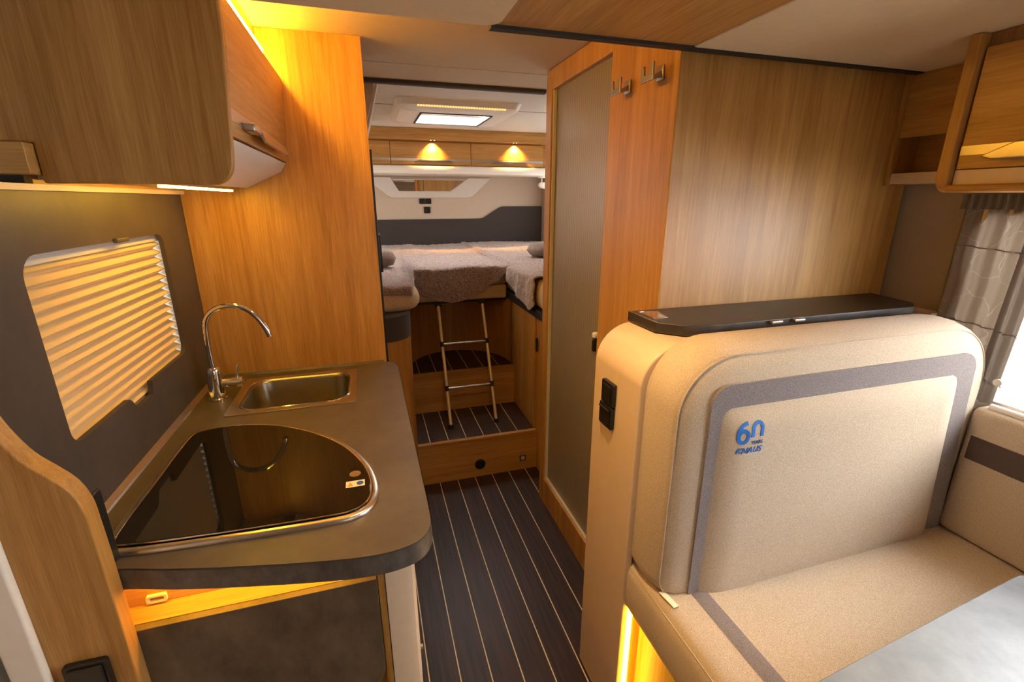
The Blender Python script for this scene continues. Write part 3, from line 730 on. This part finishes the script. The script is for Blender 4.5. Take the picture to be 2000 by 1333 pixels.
# bedroom skylight
sl_ = thing('roof_window', (.56, 3.0, 2.03), 'white framed roof window with amber light strip in the bedroom ceiling', 'roof window')
mk('frame', loft([[(x, y, CZ-.001) for x, y in rrect(.20, .90, 2.74, 3.36, .05)], [(x, y, 2.035) for x, y in rrect(.205, .885, 2.75, 3.35, .05)], [(x, y, 2.020) for x, y in rrect(.225, .865, 2.78, 3.33, .05)],
                  [(x, y, 2.020) for x, y in rrect(.345, .755, 2.905, 3.295, .01)], [(x, y, CZ+.05) for x, y in rrect(.345, .755, 2.905, 3.295, .01)]], cap=False), 'whiter', sl_, angle=30)
b = bmesh.new()
for i in range(34): box(.31+i*.0145, .3195+i*.0145, 2.750, 2.768, 2.028, 2.050, b)
mk('amber_strip', b, 'amber', sl_, smooth=False)['kind'] = 'stuff'
mk('dark_gasket', plate(rrect(.338, .762, 2.898, 3.302, .012), [rrect(.350, .750, 2.910, 3.290, .008)], 'z', 2.016, 2.0198), 'blackm', sl_, smooth=False)
mk('dome_pane', box(.35, .75, 2.91, 3.29, CZ+.052, CZ+.056), 'pane', sl_, smooth=False)
mk('blind_cassette', rbox(.35, .75, 3.10, 3.16, 2.045, 2.06, .004), 'white', sl_)

# white locker end and screen behind the tall cabinet
le = thing('side_locker', (-.2, 2.45, 1.84), 'white overhead locker end seen past the top of the tall cabinet', 'cabinet')
mk('locker_side', prism([(-.56, 1.84), (.020, 1.84), (.052, 1.93), (.082, 2.03), (.086, CZ-.002), (-.56, CZ-.002)], 'y', 2.44, 3.6), 'ceil', le, bevel=.004)
mk('edge_piping', tube(smoothpts([(.030, 2.436, 1.835), (.060, 2.436, 1.93), (.090, 2.436, 2.035), (.094, 2.436, 2.05)], 4), .007, 8), 'white', le, label='pale rounded edge')
tv = thing('wall_screen', (.045, 2.105, 1.28), 'thin black screen edge on the rear of the tall cabinet', 'screen')
mk('screen_panel', rbox(.030, .050, 2.00, 2.14, 1.262, 1.412, .003), 'black', tv)
mk('screen_bezel', box(.0502, .0535, 2.005, 2.135, 1.268, 1.406), 'bez', tv, smooth=False) if False else None

# ============================================================ hooks on the washroom wall
def hook(y, z, label):
    h = thing('coat_hook', (W, y, z), label, 'coat hook', 'coat hooks on the oak wall')
    mk('wall_plate', rbox(W-.006, W-.0002, y-.012, y+.018, z-.020, z+.016, .002), 'satin', h)
    mk('arm', prism([(W-.006, z-.012), (W-.042, z-.026), (W-.042, z-.016), (W-.006, z+.002)], 'y', y-.006, y+.012), 'satin', h, bevel=.0015)
    pr_ = [(y-.029, z-.026), (y+.029, z-.026), (y+.029, z+.014), (y+.016, z+.014), (y+.013, z-.010), (y-.011, z-.010), (y-.016, z+.016), (y-.029, z+.016)]
    mk('fork', prism(pr_, 'x', W-.047, W-.041), 'satin', h, bevel=.0012)
hook(1.372, 1.872, 'satin metal U-shaped coat hook nearer to the tambour door')
hook(1.205, 1.872, 'satin metal U-shaped coat hook farther from the tambour door')

# ============================================================ DINETTE
# shelf niche in the corner
ns = thing('corner_shelf', (1.6, 1.05, 1.59), 'dark oak corner cabinet with an open shelf beside the right overhead cabinet', 'cabinet')
mk('upper_flap', box(1.560, 1.572, .852, 1.118, 1.727, 1.899), 'oak_y', ns, bevel=.001)
mk('side_board', box(1.552, XR-.002, 1.119, 1.1305, 1.592, 1.899), 'oak_z', ns, bevel=.001)
mk('shelf_board', box(1.560, XR-.002, .852, 1.118, 1.596, 1.627), 'beige', ns, bevel=.002, label='cream shelf board')
mk('niche_back', box(1.645, XR-.002, .852, 1.118, 1.627, 1.899), 'oak_y', ns, smooth=False)
mk('near_side', box(1.575, 1.645, .852, .860, 1.627, 1.899), 'oak_z', ns, smooth=False)
# right overhead cabinet
rc_ = thing('overhead_cabinet', (1.5, .4, 1.567), 'oak overhead cabinet with light-edged rounded end panel above the curtained window', 'cabinet')
cp = [p for p in rrect(1.318, XR-.003, 1.567, 1.899, [.003, .003, .003, .038], 8)]
mk('end_panel', prism(cp, 'y', .815, .840), 'oak_z', rc_, bevel=.005, bseg=3)
mk('cabinet_body', box(1.352, XR-.004, -.6, .815, 1.590, 1.899), 'oak_y', rc_, smooth=False)
mk('bottom_lip', prism(rrect(1.318, XR-.005, 1.567, 1.584, [.001, .001, .008, .008]), 'y', -.6, .815), 'oak_y', rc_, bevel=.002)
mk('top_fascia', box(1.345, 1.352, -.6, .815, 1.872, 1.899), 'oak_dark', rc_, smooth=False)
rd_ = mk('cabinet_door', box(1.334, 1.351, -.2, .811, 1.618, 1.870), 'oak_y', rc_, bevel=.002)
mk('lower_fascia', box(1.338, 1.351, -.6, .813, 1.584, 1.616), 'beige', rc_, smooth=False)
mk('inlay_strip', box(1.3328, 1.334, -.2, .81, 1.648, 1.668), 'satin', rd_, smooth=False, label='satin metal inlay strip')
mk('handle', prism([(.758, 1.642), (.70, 1.668), (.20, 1.668), (.15, 1.642), (.20, 1.634), (.735, 1.634)], 'x', 1.308, 1.332), 'satin', rd_, bevel=.003)

# window frame, glass, curtains
w2 = bpy.data.objects.new('window_2', None); COL.objects.link(w2); w2.location = (XR, .24, .98); ROOTLOC[w2.name] = Vector((XR, .24, .98)); w2['kind'] = 'structure'
mk('window_frame', plate(rrect(-.47, .95, .965, 1.55, .05), [rrect(-.43, .91, 1.005, 1.51, .04)], 'x', XR-.008, XR+.04), 'satinf', w2, bevel=.003) if False else mk('window_frame', plate(rrect(-.47, .95, .965, 1.55, .05), [rrect(-.43, .91, 1.005, 1.51, .04)], 'x', XR-.008, XR+.04), 'frame', w2, bevel=.003) if 'frame' in M else mk('window_frame', plate(rrect(-.47, .95, .965, 1.55, .05), [rrect(-.43, .91, 1.005, 1.51, .04)], 'x', XR-.008, XR+.04), 'satin', w2, bevel=.003)
mk('window_pane', box(XR+.03, XR+.033, -.44, .92, .99, 1.52), 'pane', w2, smooth=False)
ct = thing('window_curtain', (XR-.03, .84, 1.0), 'taupe veined voile curtain gathered at the left side of the dinette window', 'curtain')
def cur1(u, v):
    z = 1.002+.555*(1-v); w_ = .97-.045*v*0
    y0 = .945; y1 = .795-.015*(1-v)
    y = y0+(y1-y0)*u
    return (XR-.017-.008*math.sin(u*16+1)-.003*math.sin(u*41)+.002*math.sin(z*30), y, z)
mk('voile_panel', sheet(cur1, 90, 60), 'curt', ct, angle=180)
def cur2(u, v):
    z = 1.0+.558*(1-v); y = .788+.014*v+(-.052-.002*(1-v))*u
    return (XR-.030-.008*math.sin(u*12+z*2), y, z)
mk('side_panel', sheet(cur2, 40, 60), 'curtb', ct, angle=180, label='plain taupe border panel')
def cur3(u, v):
    z = 1.525+.04*(1-v); y = .955+(-.30)*u
    return (XR-.030-.007*math.sin(u*95)+.004*math.sin(v*3), y, z)
mk('gathered_heading', sheet(cur3, 200, 6), 'curtb', ct, angle=180)
for z in (1.425, 1.215, 1.075):
    mk('cross_seam', tube([(XR-.023-.008*math.sin(i/20*16+1)-.003*math.sin(i/20*41), .945-.15*i/20, z-.01*i/20) for i in range(21)], .0018, 6), 'fabg', ct)
    mk('cross_seam', tube([(XR-.034-.008*math.sin(i/10*12+z*2), .792-.05*i/10, z-.012-.004*i/10) for i in range(11)], .0018, 6), 'fabg', ct)
mk('tie_button', spin([(.0005, 0), (.010, 0), (.010, -.004), (.0005, -.006)], (XR-.058, .742, 1.075), 'x', 14), 'frostg', ct)
# small ledge at the wall behind the folding board
one('wall_ledge', box(1.645-.04, XR-.001, .94, 1.13, 1.205, 1.222), 'beige', 'pale ledge against the side wall at the right end of the black board', 'ledge', bevel=.002)

# pillar / seat end shell
X0 = .59
bs = thing('bench_base', (1.1, 1.0, 0), 'bench base with cream curved end shell beside the aisle', 'bench')
outer = [(X0, 0), (X0, 1.12)]+[(X0+.11-.11*math.cos(math.radians(a)), 1.115+.105*math.sin(math.radians(a))) for a in range(10, 91, 8)]+[(X0+.115, 1.22), (.86, 1.2205)]
innr = [(.86, 1.196), (X0+.115, 1.196)]+[(X0+.11-.085*math.cos(math.radians(a)), 1.115+.080*math.sin(math.radians(a))) for a in range(90, 9, -8)]+[(X0+.024, 1.12), (X0+.024, 0)]
mk('end_shell', prism(outer+innr, 'y', .895, 1.13), 'beige', bs, bevel=.006, bseg=3, angle=30, label='cream curved end shell')
mk('rear_panel', box(.69, XR-.002, 1.09, 1.13, 0, 1.19), 'oak_x', bs, smooth=False)
mk('inner_liner', box(X0+.0245, X0+.030, .905, 1.09, 0, 1.10), 'satin', bs, smooth=False)
mk('seat_box', box(.66, XR-.002, .40, .94, 0, .455), 'oak_z', bs, smooth=False)
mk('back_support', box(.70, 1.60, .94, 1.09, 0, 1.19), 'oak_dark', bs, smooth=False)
mk('seat_edge', box(.62, .66, .90, .94, .0, .47), 'oak_z', bs, smooth=False)
mk('light_strip', box(.6135, .6215, .885, .899, .02, .462), 'led2', bs, smooth=False)
# sockets on the shell
sc = thing('socket_panel', (X0, 1.03, 1.0), 'black switch and socket panel on the cream bench end shell', 'switch')
def skew(pts): return pts
mk('upper_switch', prism(rrect(.999, 1.062, 1.022, 1.086, .005), 'x', X0-.012, X0-.0003), 'black', sc, bevel=.002)
mk('rocker', prism(rrect(1.010, 1.050, 1.030, 1.078, .003), 'x', X0-.016, X0-.012), 'black', sc, bevel=.0015)
mk('lower_socket', prism(rrect(1.001, 1.068, .955, 1.019, .005), 'x', X0-.012, X0-.0003), 'black', sc, bevel=.002)
mk('socket_flap', prism(rrect(1.008, 1.060, .962, 1.005, .003), 'x', X0-.0155, X0-.012), 'black', sc, bevel=.0015)
mk('flap_grip', rbox(X0-.019, X0-.012, 1.008, 1.060, 1.006, 1.012, .002), 'black', sc)

# black folding board on top
fb_ = thing('folding_board', (1.15, 1.02, 1.222), 'long black wood-grain board with clipped corners on top of the bench back', 'table top')
bp = [(.683, 1.128), (.686, .995), (.735, .945), (.815, .932), (1.52, .936), (1.572, .975), (1.605, 1.128)]
mk('board', prism(bp, 'z', 1.2225, 1.25), 'slab', fb_, bevel=.002)
b = tube([(.684, 1.126, 1.2508), (.687, .992, 1.2508)], .0012, 6)
mk('worn_edge', b, 'satin', fb_)
mk('inset_pull', plate([(.702, 1.11), (.702, 1.03), (.745, 1.03), (.76, 1.10), (.72, 1.112)], [[(.706, 1.105), (.706, 1.034), (.742, 1.034), (.755, 1.098), (.72, 1.107)]], 'z', 1.2501, 1.2512), 'satin', fb_, smooth=False)
mk('inset_plate', prism([(.706, 1.105), (.706, 1.034), (.742, 1.034), (.755, 1.098), (.72, 1.107)], 'z', 1.2501, 1.2506), 'chrome', fb_, smooth=False)
for x in (.985, 1.06): mk('catch', rbox(x, x+.035, .922, .9325, 1.240, 1.248, .002), 'satin', fb_)

# backrest cushion
bc = thing('back_cushion', (1.13, .86, .58), 'large beige woven backrest cushion with grey band frame and blue anniversary embroidery', 'cushion')
def rr3(x0, x1, z0, z1, r, y, bul=0):
    return [(x, y, z) for x, z in rrect(x0, x1, z0, z1, r, 10)]
rads = lambda d: [.05+d, .17+d, .14+d, .06+d]
secs = [rr3(.65, 1.60, .60, 1.205, rads(-.02), .930), rr3(.620, 1.622, .592, 1.229, rads(0), .922), rr3(.607, 1.624, .588, 1.242, rads(0), .895), rr3(.604, 1.625, .586, 1.246, rads(0), .86),
        rr3(.606, 1.623, .588, 1.243, rads(0), .825), rr3(.612, 1.619, .590, 1.234, rads(0), .795), rr3(.618, 1.612, .592, 1.224, rads(0), .783),
        rr3(.645, 1.590, .594, 1.200, rads(-.01), .771), rr3(.690, 1.555, .596, 1.160, rads(-.02), .766)]
mk('cushion_shell', loft(secs), 'fab', bc, angle=80)
seam = [(x, .7825, z) for x, z in rrect(.617, 1.613, .592, 1.225, rads(0), 12)]
mk('edge_seam', tube(seam, .0020, 6, True), 'fab', bc)
def slant(pts, zt=1.17, zb=.59): return [(x+(.060 if x > 1.1 else .004)*(zt-z)/(zt-zb), z) for x, z in pts]
bo = slant(rrect(.686, 1.525, .597, 1.164, [.01, .05, .05, .01], 10)); bi = slant(rrect(.716, 1.465, .598, 1.107, [.005, .03, .03, .005], 10))
mk('grey_band', plate(bo, [bi], 'y', .7615, .780), 'fabg', bc, bevel=.003, label='grey-brown band framing the backrest')
PX0, PX1, PZ0, PZ1 = .714, 1.467, .597, 1.108
def bulge(u, v):
    return .763-.019*(1-(1-min(1, min(u, 1-u)/.10))**2.4)*(1-(1-min(1, (1-v)/.14))**2.4)
def panel(u, v):
    x = PX0+(PX1-PX0)*u; z = PZ0+(PZ1-PZ0)*v; w_ = PX1-PX0; h_ = PZ1-PZ0
    e = min(u, 1-u)*w_; f = (1-v)*h_; r = .032
    if e < r and f < r:
        dx, dz = r-e, r-f; L = math.hypot(dx, dz)
        if L > r:
            k_ = r/L; e2 = r-dx*k_; f2 = r-dz*k_
            x = PX0+e2 if u < .5 else PX1-e2; z = PZ1-f2
    x += (.060*u+.004*(1-u))*(1.17-z)/.58
    return (x, bulge(u, v), z)
def py(x, z):
    sh = (1.17-z)/.58
    u = (x-PX0-.004*sh)/(PX1-PX0+.056*sh); return bulge(u, (z-PZ0)/(PZ1-PZ0))
mk('centre_panel', sheet(panel, 70, 50), 'fab', bc, angle=180)
# embroidered mark
LG = []
lx, lz, ly = .752, 1.002, .7445
def stroke(pts, wd, bm):
    P = [Vector((p[0], 0, p[1])) for p in pts]; L_, R_ = [], []
    for i, p in enumerate(P):
        t = (P[min(i+1, len(P)-1)]-P[max(i-1, 0)]).normalized(); n_ = Vector((-t.z, 0, t.x))*wd/2
        L_.append(p+n_); R_.append(p-n_)
    for y0, in ((ly,),):
        vf = [[bm.verts.new((q.x, y0, q.z)) for q in A] for A in (L_, R_)]; vb = [[bm.verts.new((q.x, y0+.003, q.z)) for q in A] for A in (L_, R_)]
        for i in range(len(P)-1):
            bm.faces.new((vf[0][i], vf[1][i], vf[1][i+1], vf[0][i+1])); bm.faces.new((vb[0][i], vb[0][i+1], vb[1][i+1], vb[1][i]))
            bm.faces.new((vf[0][i], vf[0][i+1], vb[0][i+1], vb[0][i])); bm.faces.new((vf[1][i], vb[1][i], vb[1][i+1], vf[1][i+1]))
        bm.faces.new((vf[0][0], vb[0][0], vb[1][0], vf[1][0])); bm.faces.new((vf[0][-1], vf[1][-1], vb[1][-1], vb[0][-1]))
b = bmesh.new()
c6 = (lx+.0165, lz+.038); rx, rz = .0125, .0145
stroke([(c6[0]+rx*math.cos(math.radians(a)), c6[1]+rz*math.sin(math.radians(a))) for a in range(0, 361, 15)], .0085, b)
stroke(smoothpts([(c6[0]-rx, c6[1], 0), (c6[0]-rx+.0005, c6[1]+.014, 0), (c6[0]-.004, c6[1]+.027, 0), (c6[0]+.009, c6[1]+.0325, 0)], 5), .0085, b)
cn = (lx+.0535, lz+.055)
stroke([(cn[0]-.0125, cn[1]-.020)]+[(cn[0]+.0125*math.cos(math.radians(a)), cn[1]+.0145*math.sin(math.radians(a))) for a in range(180, -1, -12)]+[(cn[0]+.0125, cn[1]-.020)], .0085, b)
for v_ in b.verts: v_.co.y = py(v_.co.x, v_.co.z)+(v_.co.y-ly)*.5-.0014
emb = mk('embroidery', b, 'blue', bc, smooth=False, label='blue embroidered figure sixty')
def text(body, x, z, size, shear, mat, wx=1.0, off=0):
    cu = bpy.data.curves.new(body, 'FONT'); cu.body = body; cu.size = size; cu.shear = shear; cu.extrude = .0008; cu.offset = off
    t = bpy.data.objects.new('tmp', cu); COL.objects.link(t)
    bpy.context.view_layer.update()
    me = bpy.data.meshes.new_from_object(t.evaluated_get(bpy.context.evaluated_depsgraph_get()))
    bpy.data.objects.remove(t)
    bm = bmesh.new(); bm.from_mesh(me)
    for v in bm.verts:
        X_, Z_ = x+v.co.x*wx, z+v.co.y
        v.co = Vector((X_, py(X_, Z_)-.0009-v.co.z*.4, Z_))
    return bm
mk('embroidered_word', text('YEARS', lx+.037, lz+.0215, .0135, 0, 'x', .95, .0001), 'bluedark', bc, smooth=False) if 'bluedark' in M else mk('embroidered_word', text('YEARS', lx+.0385, lz+.0165, .0125, 0, 'x', .92, .0001), 'bluep', bc, smooth=False, label='embroidered word YEARS')
mk('embroidered_name', text('KNAUS', lx+.001, lz-.004, .0205, .28, 'x', 1.02, .0003), 'blue', bc, smooth=False, label='embroidered blue name')

# seat cushion
sc_ = thing('seat_cushion', (1.12, .65, .455), 'beige woven bench seat cushion with a grey band running along its left side', 'cushion')
secs = []
for (dz, ins) in ((0, .012), (.008, .004), (.03, 0), (.11, 0), (.135, .006), (.146, .022), (.148, .05)):
    secs.append([(x, y, .456+dz) for x, y in rrect(.60+ins, XR-.01-ins, .20+ins, .938-ins, [.03, .03, .035, .03], 8)])
mk('cushion_body', loft(secs), 'fab', sc_, angle=80)
mk('side_seam', tube([(.607, y, .592) for y in (.25, .5, .7, .85, .90)], .002, 6), 'fab', sc_)
def gb(u, v):
    y = .205+.60*v; x = .700+.042*u+.0*(v)
    return (x, y, .6046+.0015*math.sin(u*math.pi))
mk('grey_band', sheet(gb, 6, 30), 'fabg', sc_, angle=180, label='grey-brown band on the seat')
mk('care_label', rot_about(rot_about(box(.624, .642, .735, .785, .606, .6075), (.634, .76, .606), .18, 'Z'), (.642, .76, .606), .20, 'Y'), 'sticker', sc_, smooth=False, label='small white care label')
# side cushion
sd = thing('side_cushion', (1.6, .45, .60), 'beige side cushion with brown band along the window wall', 'cushion')
mk('cushion_body', rbox(1.572, XR-.009, -.10, .768, .6055, 1.0, .022), 'fab', sd)
mk('brown_band', box(1.5695, 1.576, -.08, .748, .848, .918), 'fabd', sd, bevel=.002, label='brown band')
mk('top_edge', tube([(1.60, -.08, 1.004), (1.60, .74, 1.004)], .010, 10), 'white', sd, label='pale top edge')
# table
tb = thing('dinette_table', (1.2, .1, 0), 'pale grey table top in the lower right corner beside the bench', 'table')
tp = [p[:2] for p in smoothpts([(.60, .425, 0), (.70, .437, 0), (1.0, .464, 0), (1.33, .492, 0), (1.385, .490, 0), (1.42, .46, 0), (1.43, .40, 0)], 4)]+[(1.43, -.35), (.60, -.35)]
mk('table_top', prism(tp, 'z', .69, .72), 'table', tb, bevel=.003)
mk('table_leg', spin([(.0005, 0), (.16, 0), (.15, .015), (.035, .02), (.035, .69), (.0005, .69)], (1.05, .0, 0.0)), 'satin', tb)

for o in list(COL.objects):
    if o.parent is None and 'group' not in o:
        g = {'mattress': 'mattresses on the beds', 'pillow': 'pillows on the beds', 'fleece_blanket': 'fleece blankets on the beds'}.get(o.name.split('.')[0])
        if g: o['group'] = g
        if o.name == 'bed_infill': o['group'] = 'mattresses on the beds'
